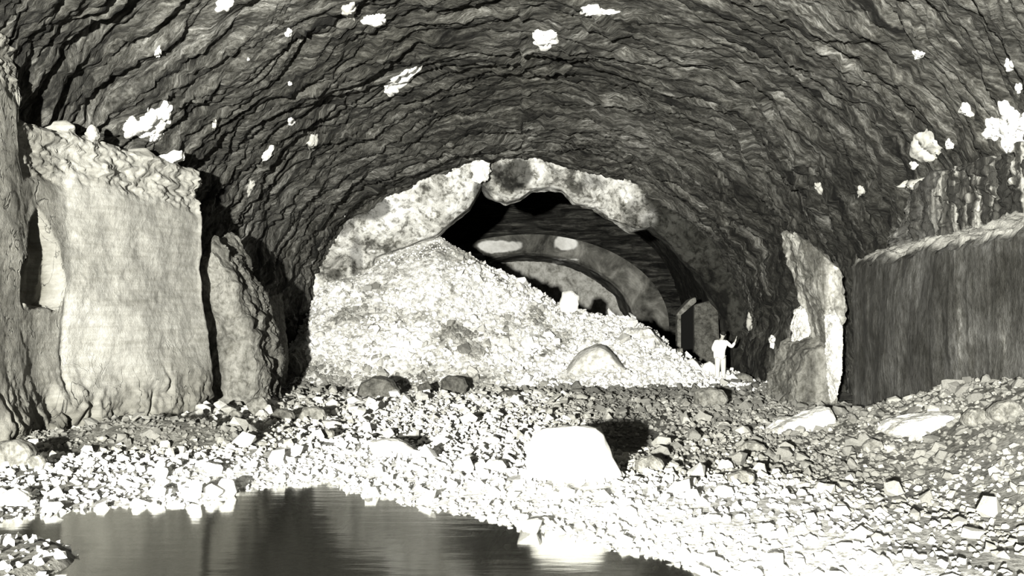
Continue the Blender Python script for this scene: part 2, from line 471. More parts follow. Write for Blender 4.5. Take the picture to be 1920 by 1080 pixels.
def build_right_wall():
    plan, s = densify([(9.9, 3), (8.9, 12), (8.65, 16), (8.5, 19), (8.35, 22), (8.3, 24.7), (8.7, 25.3), (10.6, 26.4)], 0.045)
    nv = 230
    S, Vv = np.meshgrid(s, np.linspace(0, 1, nv), indexing='ij')
    X0 = plan[:, 0][:, None] + 0 * Vv; Y0 = plan[:, 1][:, None] + 0 * Vv
    ledge = 3.98 + 0.02 * (25 - Y0) + 0.10 * fbm(S * 0.8, 0, 3.0, 3)
    up_top = 5.75 - 1.3 * sm((Y0 - 23.0) / 2) + 0.1 * fbm(S * 0.8, 0, 7.0, 3)
    # v: 0-.5 lower face, .5-.62 ledge, .62-.88 upper face, .88-1 back
    f1 = np.clip(Vv / 0.5, 0, 1); f2 = np.clip((Vv - 0.5) / 0.12, 0, 1); f3 = np.clip((Vv - 0.62) / 0.26, 0, 1); f4 = np.clip((Vv - 0.88) / 0.12, 0, 1)
    Z = -0.5 + (ledge + 0.5) * f1 + 0.30 * f2 + (up_top - ledge - 0.30) * f3 + 0.1 * f4
    off = 0.85 * f2 + 0.12 * f3 + 2.0 * f4
    d = 0.20 * fbm(S * 0.3, Z * 0.15, 1.0, 3) + 0.025 * fbm(S * 2.2, Z * 0.35, 2.0, 4) + 0.03 * fbm(S * 1.2, Z * 1.2, 12.0, 4)
    d = d + f2 * 0.16 * fbm(S * 1.2, Vv * 12, 5.0, 4) + f3 * (0.14 * fbm(S * 1.6, Z * 0.2, 6.0, 3))
    d = d - 0.22 * sm((f1 - 0.94) / 0.06) * (1 + fbm(S * 1.3, 0, 3.0, 3)) * (1 - f3)
    k = sm((Y0 - 24.5) / 0.5)
    X = X0 + off - d * (1 - 0.0 * k); Y = Y0 - d * k * 0.8
    Z = Z + (0.08 * fbm(S * 1.5, Vv * 9, 8.0, 3) + 0.07 * fbm(S * 4, Vv * 30, 9.0, 4, 0.6)) * (f1 > 0.95)
    X = X + 0.06 * fbm(S * 4, Vv * 30, 4.0, 4, 0.6) * (f1 > 0.95)
    runs = sm((22.7 - Y0) / 0.5)
    lime = sm(f3 * 12) * (1 - sm((f4 - 0.3) * 4)) * (0.25 + 0.75 * runs)
    crust = sm((f1 - 0.965) / 0.03) * (1 - sm((f3 - 0.02) / 0.05)) * 0.9
    me = mesh_np('wall_right', np.stack([X, Y, Z], -1).reshape(-1, 3), grid_faces(len(s), nv), True,
                 {'lime': ('F', lime.ravel()), 'crust': ('F', crust.ravel())})
    link('wall_right', me, M['right'], kind='structure', label='dark streaked rock bench with a pale ledge on the right')
build_right_wall()

# ------------------------------------------------------------------ broken lining across the tunnel
def resample(poly, n):
    p, q = densify(poly, 0.01)
    idx = np.linspace(0, len(p) - 1, n).astype(int)
    return p[idx]

def build_ring(name, Y0, outer, inner, thick, mat, mask_fn, label, amp=0.25, nu=420, nv=40):
    uo = resample(outer, nu); ui = resample(inner, nu)
    vv = np.linspace(0, 1, nv)
    X = uo[:, 0][:, None] * (1 - vv) + ui[:, 0][:, None] * vv
    Z = uo[:, 1][:, None] * (1 - vv) + ui[:, 1][:, None] * vv
    Y = Y0 + amp * fbm(X * 0.5, Z * 0.5, 1.0, 5, 0.55) + amp * 0.25 * fbm(X * 2.5, Z * 2.5, 3.0, 4) + 0.9 * sm((vv[None, :] - 0.9) / 0.1) * 0.25
    nb = 14
    bx = np.repeat(ui[:, 0][:, None], nb, 1); bz = np.repeat(ui[:, 1][:, None], nb, 1)
    by = Y[:, -1:] + thick * np.linspace(0, 1, nb + 1)[1:]
    jx = 0.10 * fbm(bx, by, bz, 3)
    X = np.concatenate([X, bx + jx], 1); Z = np.concatenate([Z, bz + jx], 1); Y = np.concatenate([Y, by], 1)
    me = mesh_np(name, np.stack([X, Y, Z], -1).reshape(-1, 3), grid_faces(nu, nv + nb, True), True, {'shade_stain': ('F', mask_fn(X, Z).ravel())})
    return link(name, me, mat, kind='structure', label=label)

th = np.linspace(0, 1, 60)
Yr = 37.5
ox, oz, _, _, _ = vault_points(np.full(60, Yr), th)
outer = list(zip((ox - 0.48) * 1.10 + 0.48, np.where(oz > 2, (oz - 2) * 1.13 + 2, oz)))
inn_px = [(640, 720), (668, 640), (682, 560), (700, 482), (760, 462), (818, 440), (850, 410), (878, 388), (903, 345), (918, 362), (950, 374), (975, 368), (998, 352), (1030, 350),
          (1052, 356), (1078, 378), (1120, 384), (1150, 408), (1192, 428), (1222, 425), (1250, 448), (1296, 492), (1335, 545), (1362, 600), (1376, 660), (1382, 740)]
inner = [tuple(P(x, y, Yr)[[0, 2]]) for x, y in inn_px]
def ring_dark(X, Z):
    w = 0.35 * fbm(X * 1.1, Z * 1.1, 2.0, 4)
    out = sm((X - 4.4 - 0.4 * fbm(X, Z, 2.0, 3)) / 0.8)  # darkens the right side of the ring
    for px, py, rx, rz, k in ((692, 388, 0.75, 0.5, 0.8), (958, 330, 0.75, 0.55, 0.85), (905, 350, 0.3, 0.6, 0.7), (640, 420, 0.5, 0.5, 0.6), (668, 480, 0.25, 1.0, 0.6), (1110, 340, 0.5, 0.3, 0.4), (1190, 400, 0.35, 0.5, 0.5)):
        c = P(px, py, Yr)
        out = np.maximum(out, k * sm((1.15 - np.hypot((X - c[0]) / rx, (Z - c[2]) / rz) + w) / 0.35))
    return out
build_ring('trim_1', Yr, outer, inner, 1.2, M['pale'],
           ring_dark,
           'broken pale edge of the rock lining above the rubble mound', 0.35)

# far arch and end wall
Ya = 60.0
def arc_pts(xc, a, zc, b, n=50, base=-0.5):
    an = np.linspace(math.pi, 0, n)
    pts = [(xc + a * math.cos(q), zc + b * math.sin(q)) for q in an]
    return [(xc - a, base)] + pts + [(xc + a, base)]
def arch_pale(X, Z):
    w = 0.3 * fbm(X * 1.2, Z * 1.2, 2.0, 4)
    out = 0 * X
    for px, py, rx, rz in ((935, 462, 1.5, 0.42), (1060, 456, 0.75, 0.55), (895, 485, 0.5, 0.4), (1000, 487, 2.6, 0.12)):
        c = P(px, py, Ya)
        out = np.maximum(out, sm((1.0 - np.hypot((X - c[0]) / rx, (Z - c[2]) / rz) + w) / 0.25))
    return out
build_ring('trim_2', Ya, arc_pts(0.95, 9.6, 2.0, 8.2), arc_pts(0.95, 8.15, 2.2, 5.25), 0.4, M['shade_stain'], lambda X, Z: 0 * X, 'upper rim of the far chamber, coloured shadow-dark', 0.25)
build_ring('trim_3', Ya - 0.3, arc_pts(0.95, 8.3, 2.2, 5.35), arc_pts(0.75, 6.5, 2.0, 4.35), 5.5, M['arch'], arch_pale, 'stained plaster arch at the far end of the tunnel', 0.12)

def build_end_wall():
    n = 170
    X, Z = np.meshgrid(np.linspace(-8.5, 9.8, n), np.linspace(-0.5, 7.4, 120), indexing='ij')
    Y = 65.6 + 0.15 * fbm(X * 0.4, Z * 0.4, 2.0, 4)
    me = mesh_np('wall_back', np.stack([X, Y, Z], -1).reshape(-1, 3), grid_faces(n, 120, True), True)
    link('wall_back', me, M['endw'], kind='structure', label='plain grey end wall beyond the far arch')
build_end_wall()

# ------------------------------------------------------------------ floor, water, mound
SHX = [-12, -10, -8.5, -6.4, -5.15, -4.1, -4.0, -3.0, -2.0, -0.76, 0, 1.0, 1.75, 2.3, 3.2, 4.2, 5.5]
SHY = [12.0, 12.2, 12.4, 12.7, 13.7, 14.2, 15.1, 15.6, 14.5, 13.3, 12.4, 11.35, 10.4, 9.7, 8.2, 6.0, 3.0]
CRX = [-9.5, -8.1, -7.3, -6.9, -5.3, -4.2, -2.8, -2.0, -1.2, 0.0, 0.8, 1.5, 2.0, 3.0, 4.5, 5.2, 5.7, 6.3, 7.4, 8.4, 9.5]
CRZ = [1.5, 2.4, 3.6, 4.4, 4.85, 5.3, 5.75, 5.25, 4.70, 4.15, 3.75, 3.25, 2.85, 2.7, 2.45, 2.15, 1.75, 1.05, 0.75, 0.5, 0.4]
def floor_h(X, Y):
    ys = np.interp(X, SHX, SHY) + 0.25 * noise(X * 1.3, 0.0, 3.3)
    dy = Y - ys
    land = 0.03 + 0.20 * sm(dy / 3.5) + 0.006 * np.clip(Y - 15, 0, 30)
    pond = -0.05 - 0.40 * sm(-dy / 1.2)
    h = np.where(dy > 0, land, pond)
    h = np.where(np.abs(dy) < 0.3, -0.05 + (dy + 0.3) / 0.6 * 0.085, h)
    h = h + 1.25 * sm((X - 5.2) / 3.3) * sm((24.5 - Y) / 8.0)
    spit = 0.56 * sm((1 - np.hypot((X + 5.75) / 1.75, (Y - 10.2) / 1.7)) / 0.4)
    h = np.where(dy < 0, np.maximum(h, -0.45 + spit), h)
    h = h + 0.05 * fbm(X * 0.8, Y * 0.8, 1.0, 3) * sm((dy + 0.0) / 1.0 + (X < -3) * 0.0)
    h = h + 0.42 * np.exp(-(((X + 6.6 + 0.35 * (Y - 18.4)) / 2.2) ** 2 + ((Y - 18.6) / 0.8) ** 2) * 1.2) * (dy > 0)
    dip = np.exp(-(((X - 2.35 - 0.27 * (Y - 20)) / 0.8) ** 2 + ((Y - 20.3) / 2.9) ** 2) * 1.3)  # hollow dug to widen the white boulder's dark shadow
    dip2 = np.exp(-(((X + 1.9) / 0.55) ** 2 + ((Y - 19.2) / 1.3) ** 2) * 1.3)
    h = h - 0.38 * dip * (dy > 0) - 0.30 * dip2
    return h

def mound_h(X, Y):
    hc = np.interp(X, CRX, CRZ)
    base = floor_h(X, Y)
    yc = 38.6 + 0.25 * noise(X * 0.5, 0.0, 7.7)
    yf = 31.6 + 0.9 * noise(X * 0.35, 0.0, 1.1) - 0.5 * sm((X - 3) / 3)
    f = np.clip((Y - yf) / (yc - yf), 0, 1)
    f = f * 0.75 + 0.25 * sm(f)
    bk = 1 - 0.8 * sm((Y - yc) / 7.0)
    h = base + (hc - base) * f * bk
    h = h + (0.22 * fbm(X * 0.55, Y * 0.55, 2.0, 4, 0.55) + 0.05 * fbm(X * 3, Y * 3, 4.0, 3)) * sm(f * 3) * (1 - 0.6 * sm((f - 0.75) / 0.2))
    return np.where(Y < yf, base - 0.25, h)

def height_grid(fn, xs, ys):
    X, Y = np.meshgrid(xs, ys, indexing='ij')
    Z = fn(X, Y)
    return np.stack([X, Y, Z], -1).reshape(-1, 3), grid_faces(len(xs), len(ys), True)

Vf, Ff = height_grid(floor_h, np.linspace(-12, 11, 300), np.linspace(3, 68, 760))
def wash_tone(X, Y):
    dy = Y - np.interp(X, SHX, SHY)
    return sm(dy / 0.3 + 1) * np.maximum(sm(1.15 - dy / 4.2), 0.55 * sm((15.0 - Y) / 1.5)) * sm((X + 6.5) / 2.5) * (1 - 0.85 * sm((X - 3.2) / 2.2))
floor = link('floor', mesh_np('floor', Vf, Ff, True, {'tone': ('F', 0.9 * wash_tone(Vf[:, 0], Vf[:, 1]))}), M['gravel'], kind='structure', label='cavern floor strewn with loose limestone rubble')
Vm, Fm = height_grid(mound_h, np.linspace(-9.3, 9.3, 330), np.linspace(29.8, 48, 330))
mound = link('rubble_mound', mesh_np('rubble_mound', Vm, Fm), M['mound'],
             label='large pale rubble mound sloping down from left to right across the tunnel', cat='rubble mound')
FBVH = BVHTree.FromPolygons(Vf.tolist(), Ff.tolist())
MBVH = BVHTree.FromPolygons(Vm.tolist(), Fm.tolist())

def cast(px, py, bvhs=None):
    d = Vector((( px - CX) / F, 1, -(py - HY) / F)).normalized()
    best = None
    for b in bvhs or (FBVH, MBVH):
        loc, nrm, i, dist = b.ray_cast(Vector((0, 0, CZ)), d)
        if loc is not None and (best is None or dist < best[1]): best = ((loc, nrm), dist)
    return best[0] if best else None

xs = np.linspace(-12, 6, 40); ys = np.linspace(4, 17, 40)
Xw, Yw = np.meshgrid(xs, ys, indexing='ij')
water = link('water', mesh_np('water', np.stack([Xw, Yw, 0 * Xw], -1).reshape(-1, 3), grid_faces(40, 40, True)), M['water'],
             kind='structure', label='still dark pool in the foreground')

# ------------------------------------------------------------------ stones
def hull_proto(seed, n=11, flat=0.7, res=0):
    r = np.random.RandomState(seed)
    p = r.normal(size=(n, 3)); p /= np.linalg.norm(p, axis=1)[:, None]
    p *= r.uniform(0.78, 1.0, (n, 1))
    p *= np.array([1.0, r.uniform(0.65, 0.95), flat * r.uniform(0.7, 1.1)])
    bm = bmesh.new()
    for q in p: bm.verts.new(q)
    res_ = bmesh.ops.convex_hull(bm, input=bm.verts)
    bmesh.ops.delete(bm, geom=[v for v in bm.verts if not v.link_faces], context='VERTS')
    bmesh.ops.triangulate(bm, faces=bm.faces)
    bm.verts.index_update()
    V = np.array([v.co[:] for v in bm.verts]); Fc = np.array([[v.index for v in f.verts] for f in bm.faces])
    bm.free()
    return V, Fc
PROTO = [hull_proto(100 + k, 10 + k % 6, 0.62 + 0.05 * (k % 5)) for k in range(14)]

def rot_mats(n, tilt=0.35):
    a = RNG.uniform(0, 2 * math.pi, n); b = RNG.normal(0, tilt, n); c = RNG.normal(0, tilt, n)
    ca, sa, cb, sb, cc, sc_ = np.cos(a), np.sin(a), np.cos(b), np.sin(b), np.cos(c), np.sin(c)
    Rz = np.zeros((n, 3, 3)); Rz[:, 0, 0] = ca; Rz[:, 0, 1] = -sa; Rz[:, 1, 0] = sa; Rz[:, 1, 1] = ca; Rz[:, 2, 2] = 1
    Rx = np.zeros((n, 3, 3)); Rx[:, 0, 0] = 1; Rx[:, 1, 1] = cb; Rx[:, 1, 2] = -sb; Rx[:, 2, 1] = sb; Rx[:, 2, 2] = cb
    Ry = np.zeros((n, 3, 3)); Ry[:, 1, 1] = 1; Ry[:, 0, 0] = cc; Ry[:, 0, 2] = sc_; Ry[:, 2, 0] = -sc_; Ry[:, 2, 2] = cc
    return Rz @ Rx @ Ry, a, b, c

def scatter(name_stuff, parent, pos, size, tones, n_single=300, stuff_label=None, tilt=0.35):
    n = len(pos)
    R, a, b, c = rot_mats(n, tilt)
    kind = RNG.integers(0, len(PROTO), n)
    appar = size * F / np.maximum(pos[:, 1], 1)
    px = CX + F * pos[:, 0] / pos[:, 1]; py = HY + F * (CZ - pos[:, 2]) / pos[:, 1]
    vis = (px > -20) & (px < 1940) & (py < 1100)
    order = np.argsort(-(appar * vis))
    single = np.zeros(n, bool); single[order[:n_single]] = True
    Vs, Fs, Ts, off = [], [], [], 0
    for k, (pv, pf) in enumerate(PROTO):
        idx = np.where((kind == k) & ~single)[0]
        if not len(idx): continue
        V = np.einsum('nij,vj->nvi', R[idx], pv) * size[idx][:, None, None] * 0.5 + pos[idx][:, None, :]
        nv = len(pv)
        Fc = pf[None] + (np.arange(len(idx)) * nv)[:, None, None] + off
        Vs.append(V.reshape(-1, 3)); Fs.append(Fc.reshape(-1, 3)); Ts.append(np.repeat(tones[idx], nv))
        off += len(idx) * nv
    me = mesh_np(name_stuff, np.concatenate(Vs), np.concatenate(Fs), False, {'tone': ('F', np.concatenate(Ts))})
    link(name_stuff, me, M['stone'], parent=parent, kind='stuff', label=stuff_label)
    cache = {}
    for i in np.where(single)[0]:
        tq = round(float(np.clip(tones[i], 0, 1)) * 5) / 5
        key = (int(kind[i]), tq)
        if key not in cache:
            pv, pf = PROTO[kind[i]]
            cache[key] = mesh_np('stone', pv, pf, False, {'tone': ('F', np.full(len(pv), tq))})
            cache[key].materials.append(M['stone'])
        o = bpy.data.objects.new('stone', cache[key])
        COL.objects.link(o)
        o.parent = parent
        o.matrix_local = Matrix.Translation(pos[i]) @ Matrix(R[i].tolist()).to_4x4() @ Matrix.Scale(float(size[i]) * 0.5, 4)

# --- floor stones
def floor_stones():
    N = 62000
    # density follows what the photograph shows: closer ground gets smaller stones
    Y = 8.2 + (36.5 - 8.2) * RNG.random(N) ** 0.85
    X = RNG.uniform(-10.0, 9.5, N)
    S = 0.082 * np.exp(RNG.normal(0, 0.40, N)) * (0.72 + 0.028 * Y)
    bigk = RNG.random(N) < 0.042
    S = np.where(bigk, S * RNG.uniform(1.6, 2.9, N), S)
    S = np.minimum(S, 0.5)
    H = floor_h(X, Y)
    ys = np.interp(X, SHX, SHY)
    dy = Y - ys
    keep = (H > -0.09) | ((RNG.random(N) < 0.04) & (H > -0.25))
    patch = fbm(X * 0.35, Y * 0.35, 6.0, 3)
    keep &= (RNG.random(N) < 0.95 - 0.25 * (patch < -0.35))
    # fewer stones in the hollow dug to darken the white boulder's shadow
    keep &= RNG.random(N) > 0.85 * np.exp(-(((X - 2.9 - 0.2 * (Y - 21)) / 1.0) ** 2 + ((Y - 21.5) / 3.5) ** 2))
    # keep what the benches cover out of the way
    keep &= (X > np.where(Y < 20.5, -9.0, -9.0 + (Y - 20.5) * 0.38) - (Y > 25) * 2) & (X < 8.6)
    X, Y, S, H, dy, patch = X[keep], Y[keep], S[keep], H[keep], dy[keep], patch[keep]
    n = len(X)
    wash = sm(1 - dy / 6.5)
    band = sm((Y - 28.0 - 1.2 * patch) / 3) * sm((X + 9) / 2)
    grey = 0.42 * sm((X - 0.2) / 2.5) * sm((Y - 14.2 + 0.12 * X + 0.8 * patch) / 1.6)
    T = 0.66 + 0.34 * wash - 0.24 * band - grey - 0.16 * sm((-3.5 - X) / 2) * sm((Y - 16) / 1.5) + 0.10 * patch + RNG.normal(0, 0.11, n)
    ridge = np.exp(-(((X + 6.6 + 0.35 * (Y - 18.4)) / 2.2) ** 2 + ((Y - 18.3) / 0.9) ** 2) * 1.2)
    T = T - 0.75 * ridge
    T = T - 0.30 * sm((X - 2.8) / 2.4) * sm((17.0 - Y) / 3)
    T = np.clip(T, 0.16, 1.0)
    Z = H + S * RNG.uniform(0.0, 0.28, n)
    scatter('gravel', floor, np.stack([X, Y, Z], 1), S, T, 300, 'mass of small limestone rubble')
floor_stones()

def mound_stones():
    N = 17500
    X = RNG.uniform(-8.6, 8.4, N); Y = RNG.uniform(30.6, 41.0, N)
    S = 0.13 * np.exp(RNG.normal(0, 0.45, N))
    big = RNG.random(N) < 0.035
    S = np.where(big, S * RNG.uniform(1.8, 2.8, N), S)
    S = np.minimum(S, 0.7)
    H = mound_h(X, Y)
    H0 = floor_h(X, Y)
    keep = H > H0 - 0.1
    left = sm((-3.2 - X) / 3)
    S = np.where(keep & (H > 3.8) & (X < -2.2), S * 0.55, S)
    X, Y, S, H, H0 = X[keep], Y[keep], S[keep], H[keep], H0[keep]
    n = len(X)
    p = fbm(X * 0.5, Y * 0.5 + H * 0.3, 3.0, 4, 0.6)
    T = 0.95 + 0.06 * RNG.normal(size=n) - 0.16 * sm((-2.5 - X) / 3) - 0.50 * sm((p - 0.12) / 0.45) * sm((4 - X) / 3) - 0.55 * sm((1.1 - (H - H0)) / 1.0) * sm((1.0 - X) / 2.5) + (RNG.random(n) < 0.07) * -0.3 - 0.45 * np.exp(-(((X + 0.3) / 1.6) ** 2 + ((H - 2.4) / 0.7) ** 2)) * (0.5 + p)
    T = np.clip(T, 0.2, 1.0)
    Z = H + S * RNG.uniform(-0.1, 0.25, n)
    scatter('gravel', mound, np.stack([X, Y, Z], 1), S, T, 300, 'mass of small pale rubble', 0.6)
mound_stones()

# ------------------------------------------------------------------ distinct rocks
def rock(name, label, outline, mat, Y=None, thick=None, cat='boulder', group=None, back=0.72, rough=0.03, sink=0.05, sub=3, seed=0):
    """outline: silhouette seen from the camera, in photo pixels; the rock stands where its foot meets the ground"""
    ol = np.array(outline, float)
    if Y is None:
        hit = cast(ol[:, 0].mean(), ol[:, 1].max())
        Y = hit[0].y if hit else 20
    W = (ol[:, 0].max() - ol[:, 0].min()) * Y / F
    thick = thick or W * 0.7
    rr = np.random.RandomState(seed + int(ol[0, 0]))
    cen = ol.mean(0)
    pts = []
    for k, (dd, scl) in enumerate(((0.0, 0.86), (0.18, 1.0), (0.55, 0.95), (1.0, back))):
        for q in ol:
            w = cen + (q - cen) * scl * (1 + rr.normal(0, 0.02))
            yy = Y + dd * thick
            x, _, z = P(w[0], w[1], Y)         # same real size front and back
            if k == 3: z -= 0.0
            pts.append((x, yy, z))
    pts = np.array(pts)
    org = pts.mean(0); org[2] = pts[:, 2].min()
    bm = bmesh.new()
    for p in pts - org: bm.verts.new(p)
    bmesh.ops.convex_hull(bm, input=bm.verts)
    bmesh.ops.delete(bm, geom=[v for v in bm.verts if not v.link_faces], context='VERTS')
    bmesh.ops.remove_doubles(bm, verts=bm.verts, dist=W * 0.02)
    bmesh.ops.triangulate(bm, faces=bm.faces)
    for _ in range(sub):
        long = [e for e in bm.edges if e.calc_length() > W * 0.07]
        if not long: break
        bmesh.ops.subdivide_edges(bm, edges=long, cuts=1, use_grid_fill=False)
        bmesh.ops.triangulate(bm, faces=[f for f in bm.faces if len(f.verts) > 3])
    bmesh.ops.smooth_vert(bm, verts=bm.verts, factor=0.35, use_axis_x=True, use_axis_y=True, use_axis_z=True)
    bm.normal_update()
    co = np.array([v.co[:] for v in bm.verts]); no = np.array([v.normal[:] for v in bm.verts])
    q = co / max(W, 0.01) * 3 + seed
    dsp = (fbm(q[:, 0], q[:, 1], q[:, 2], 4, 0.55)) * rough * W * 1.6
    co = co + no * dsp[:, None]
    for v, c in zip(bm.verts, co): v.co = c
    me = bpy.data.meshes.new(name); bm.to_mesh(me); bm.free()
    for p in me.polygons: p.use_smooth = rough < 0.02
    o = link(name, me, mat, label=label, cat=cat, group=group)
    o.location = (org[0], org[1], org[2] - sink)
    return o

def blob(cx, cy, w, h, n=9, seed=1, flat_bottom=True):
    r = np.random.RandomState(seed)
    out = []
    for k in range(n):
        a = 2 * math.pi * (k + r.uniform(-0.25, 0.25)) / n
        rad = r.uniform(0.86, 1.06)
        x = cx + math.cos(a) * w / 2 * rad; y = cy + math.sin(a) * h / 2 * rad
        if flat_bottom: y = min(y, cy + h * 0.42)
        out.append((x, y))
    return out

rock('boulder', 'big white flat-topped boulder standing alone on the gravel in mid floor',
     [(984, 870), (986, 842), (998, 815), (1020, 803), (1062, 797), (1118, 799), (1136, 812), (1148, 842), (1158, 872), (1167, 892), (1162, 908), (1100, 908), (1035, 900), (990, 892)],
     M['white'], thick=0.95, rough=0.014, back=0.85, sink=0.04, sub=4)
rock('stone_slab', 'pale flat slab lying on gravel left of the big white boulder',
     [(690, 824), (712, 818), (745, 820), (772, 836), (790, 850), (770, 856), (730, 850), (694, 846)], M['palerock'], thick=0.5, cat='rock slab', rough=0.015)
rock('boulder', 'upright pale block perched on the crest of the rubble mound',
     [(1049, 585), (1048, 565), (1055, 545), (1072, 542), (1086, 553), (1085, 575), (1080, 592), (1062, 590)], M['white'], Y=38.2, thick=0.6, rough=0.03)
rock('stone_slab', 'pale wedge slab with a shadowed underside at foot of right outcrop',
     [(1438, 808), (1478, 788), (1520, 776), (1562, 760), (1571, 772), (1570, 800), (1540, 806), (1490, 810)], M['palerock'], thick=0.9, cat='rock slab', rough=0.025)
rock('stone_slab', 'long pale low slab on the bank against the dark right wall',
     [(1668, 808), (1686, 795), (1735, 778), (1790, 773), (1812, 780), (1800, 800), (1740, 812), (1690, 815)], M['palerock'], thick=1.0, cat='rock slab', rough=0.02)
rock('boulder', 'grey rounded boulder at top of the right bank, at the picture edge', blob(1893, 768, 70, 50, seed=3), M['grey'], cat='boulder')
rock('boulder', 'grey broad boulder on the right bank beside the long pale slab', blob(1838, 780, 62, 40, seed=4), M['grey'])
rock('boulder', 'smooth grey boulder at foot of the left wall, half cut by the frame', blob(14, 848, 84, 66, seed=5), M['grey'], rough=0.015)
rock('boulder', 'small grey boulder tucked beside the larger one under the left wall', blob(66, 864, 40, 34, seed=6), M['grey'], rough=0.02)
rock('boulder', 'pale rounded boulder at the left end of the pool shore', blob(16, 932, 70, 40, seed=7), M['palerock'], rough=0.02)
rock('boulder', 'white egg-shaped boulder standing upright at the pool edge', blob(422, 913, 38, 48, seed=8), M['white'], rough=0.015)
rock('boulder', 'white flat cobble lying in the pool below the egg-shaped boulder', blob(409, 940, 54, 24, seed=9, flat_bottom=False), M['white'], rough=0.015)
rock('boulder', 'grey angular boulder below the left outcrop, topmost of the cluster', blob(482, 762, 46, 46, seed=10), M['grey'])
rock('boulder', 'squat grey boulder left of the angular one below the outcrop', blob(440, 778, 32, 26, seed=11), M['grey'])
rock('boulder', 'dark grey boulder right of the cluster below the left outcrop', blob(528, 778, 50, 32, seed=12), M['dark'])
rock('boulder', 'broad smooth grey boulder at the left foot of the rubble mound', blob(586, 775, 58, 34, seed=13), M['grey'], rough=0.02)
rock('boulder', 'grey knobbly boulder in the shadow right of the big white boulder', blob(1218, 868, 62, 44, seed=14), M['grey'])
rock('boulder', 'pale small boulder standing on the grey rubble of the right floor', blob(1362, 870, 34, 30, seed=15), M['palerock'])
rock('boulder', 'white small boulder nearest the gravel beach on the right floor', blob(1358, 918, 40, 34, seed=16), M['palerock'])
rock('boulder', 'wide grey boulder in mid rubble on the right floor', blob(1410, 838, 62, 30, seed=17), M['grey'])
rock('boulder', 'grey boulder behind the pale small one on the right floor', blob(1392, 893, 56, 34, seed=18), M['grey'])
rock('boulder', 'round grey boulder below the wedge slab on the right floor', blob(1640, 834, 42, 34, seed=19), M['grey'])
rock('boulder', 'pale split boulder near the dark hollow left of the white boulder', blob(928, 872, 44, 34, seed=20), M['palerock'])
rock('boulder', 'pale pointed stone among the rubble, left of white boulder', blob(918, 826, 42, 26, seed=21), M['palerock'])
rock('boulder', 'grey stone at the dark gap under the left wall outcrop', blob(606, 812, 44, 26, seed=22), M['grey'])
# mound
rock('stone_slab', 'great smooth grey slab leaning in the right face of the mound',
     [(1030, 735), (1060, 690), (1092, 655), (1124, 642), (1136, 646), (1176, 690), (1216, 730), (1210, 756), (1120, 764), (1050, 755)], M['slab'], Y=33.0, thick=3.2, cat='rock slab', rough=0.012)
rock('stone_slab', 'pale slab above the person-side end of the mound, leaning right',
     [(1150, 640), (1178, 612), (1222, 612), (1246, 640), (1262, 668), (1200, 690), (1165, 668)], M['palerock'], Y=36.2, thick=1.4, cat='rock slab', rough=0.03)
rock('boulder', 'rounded white boulder halfway down the right shoulder of the mound', blob(1208, 666, 30, 34, seed=25), M['white'], Y=35.3)
rock('boulder', 'grey broad boulder below the rounded white one on the mound', blob(1240, 705, 78, 44, seed=26), M['slab'], Y=34.4)
rock('stone_slab', 'dark layered slab lying at the left foot of the mound', [(665, 738), (672, 716), (700, 703), (735, 710), (748, 728), (735, 745), (690, 748)], M['dark'], thick=1.0, cat='rock slab', rough=0.03)
rock('boulder', 'dark grey boulder at the mound foot, larger of the two side by side', blob(850, 722, 52, 46, seed=27), M['dark'], cat='boulder')
rock('boulder', 'dark grey boulder at the mound foot, smaller of the two side by side', blob(797, 727, 30, 30, seed=28), M['dark'], cat='boulder')
rock('boulder', 'grey boulder in the left lower slope of the mound', blob(788, 680, 38, 28, seed=29), M['grey'], Y=33.2)
rock('boulder', 'dark low boulder at the mound foot under the great slab', blob(955, 738, 44, 20, seed=30), M['dark'], cat='boulder')
rock('boulder', 'pale round boulder in the lower left slope of the mound', blob(672, 668, 36, 26, seed=31), M['white'], Y=34.2)
rock('boulder', 'white lump of rock low on the mound, above the flat pale slab', blob(745, 684, 76, 40, seed=32), M['palerock'], Y=33.8)
# beside the person
rock('stone_slab', 'bright white leaning slab left of the standing person',
     [(1268, 684), (1300, 668), (1312, 680), (1326, 700), (1330, 720), (1292, 716), (1280, 700)], M['white'], Y=34.6, thick=0.6, cat='rock slab', rough=0.012)
rock('boulder', 'bright white round boulder at the feet of the person', blob(1331, 692, 32, 34, seed=33), M['white'], Y=34.3, rough=0.012)
rock('boulder', 'small pointed stone balanced at the base of the pale post', [(1266, 652), (1280, 650), (1283, 664), (1278, 668), (1270, 662)], M['grey'], Y=36.5)
rock('stone_slab', 'thin pale slab lying flat by the small pointed stone',
     [(1232, 676), (1262, 667), (1276, 670), (1270, 678), (1245, 684)], M['white'], Y=36.0, thick=0.6, cat='rock slab')
rock('boulder', 'pale heap of crushed rock right of the person', blob(1392, 728, 60, 62, seed=35), M['grey'], Y=33.4)
rock('boulder', 'grey crumbly boulder in front of the person', blob(1335, 745, 70, 50, seed=36), M['grey'], cat='boulder')

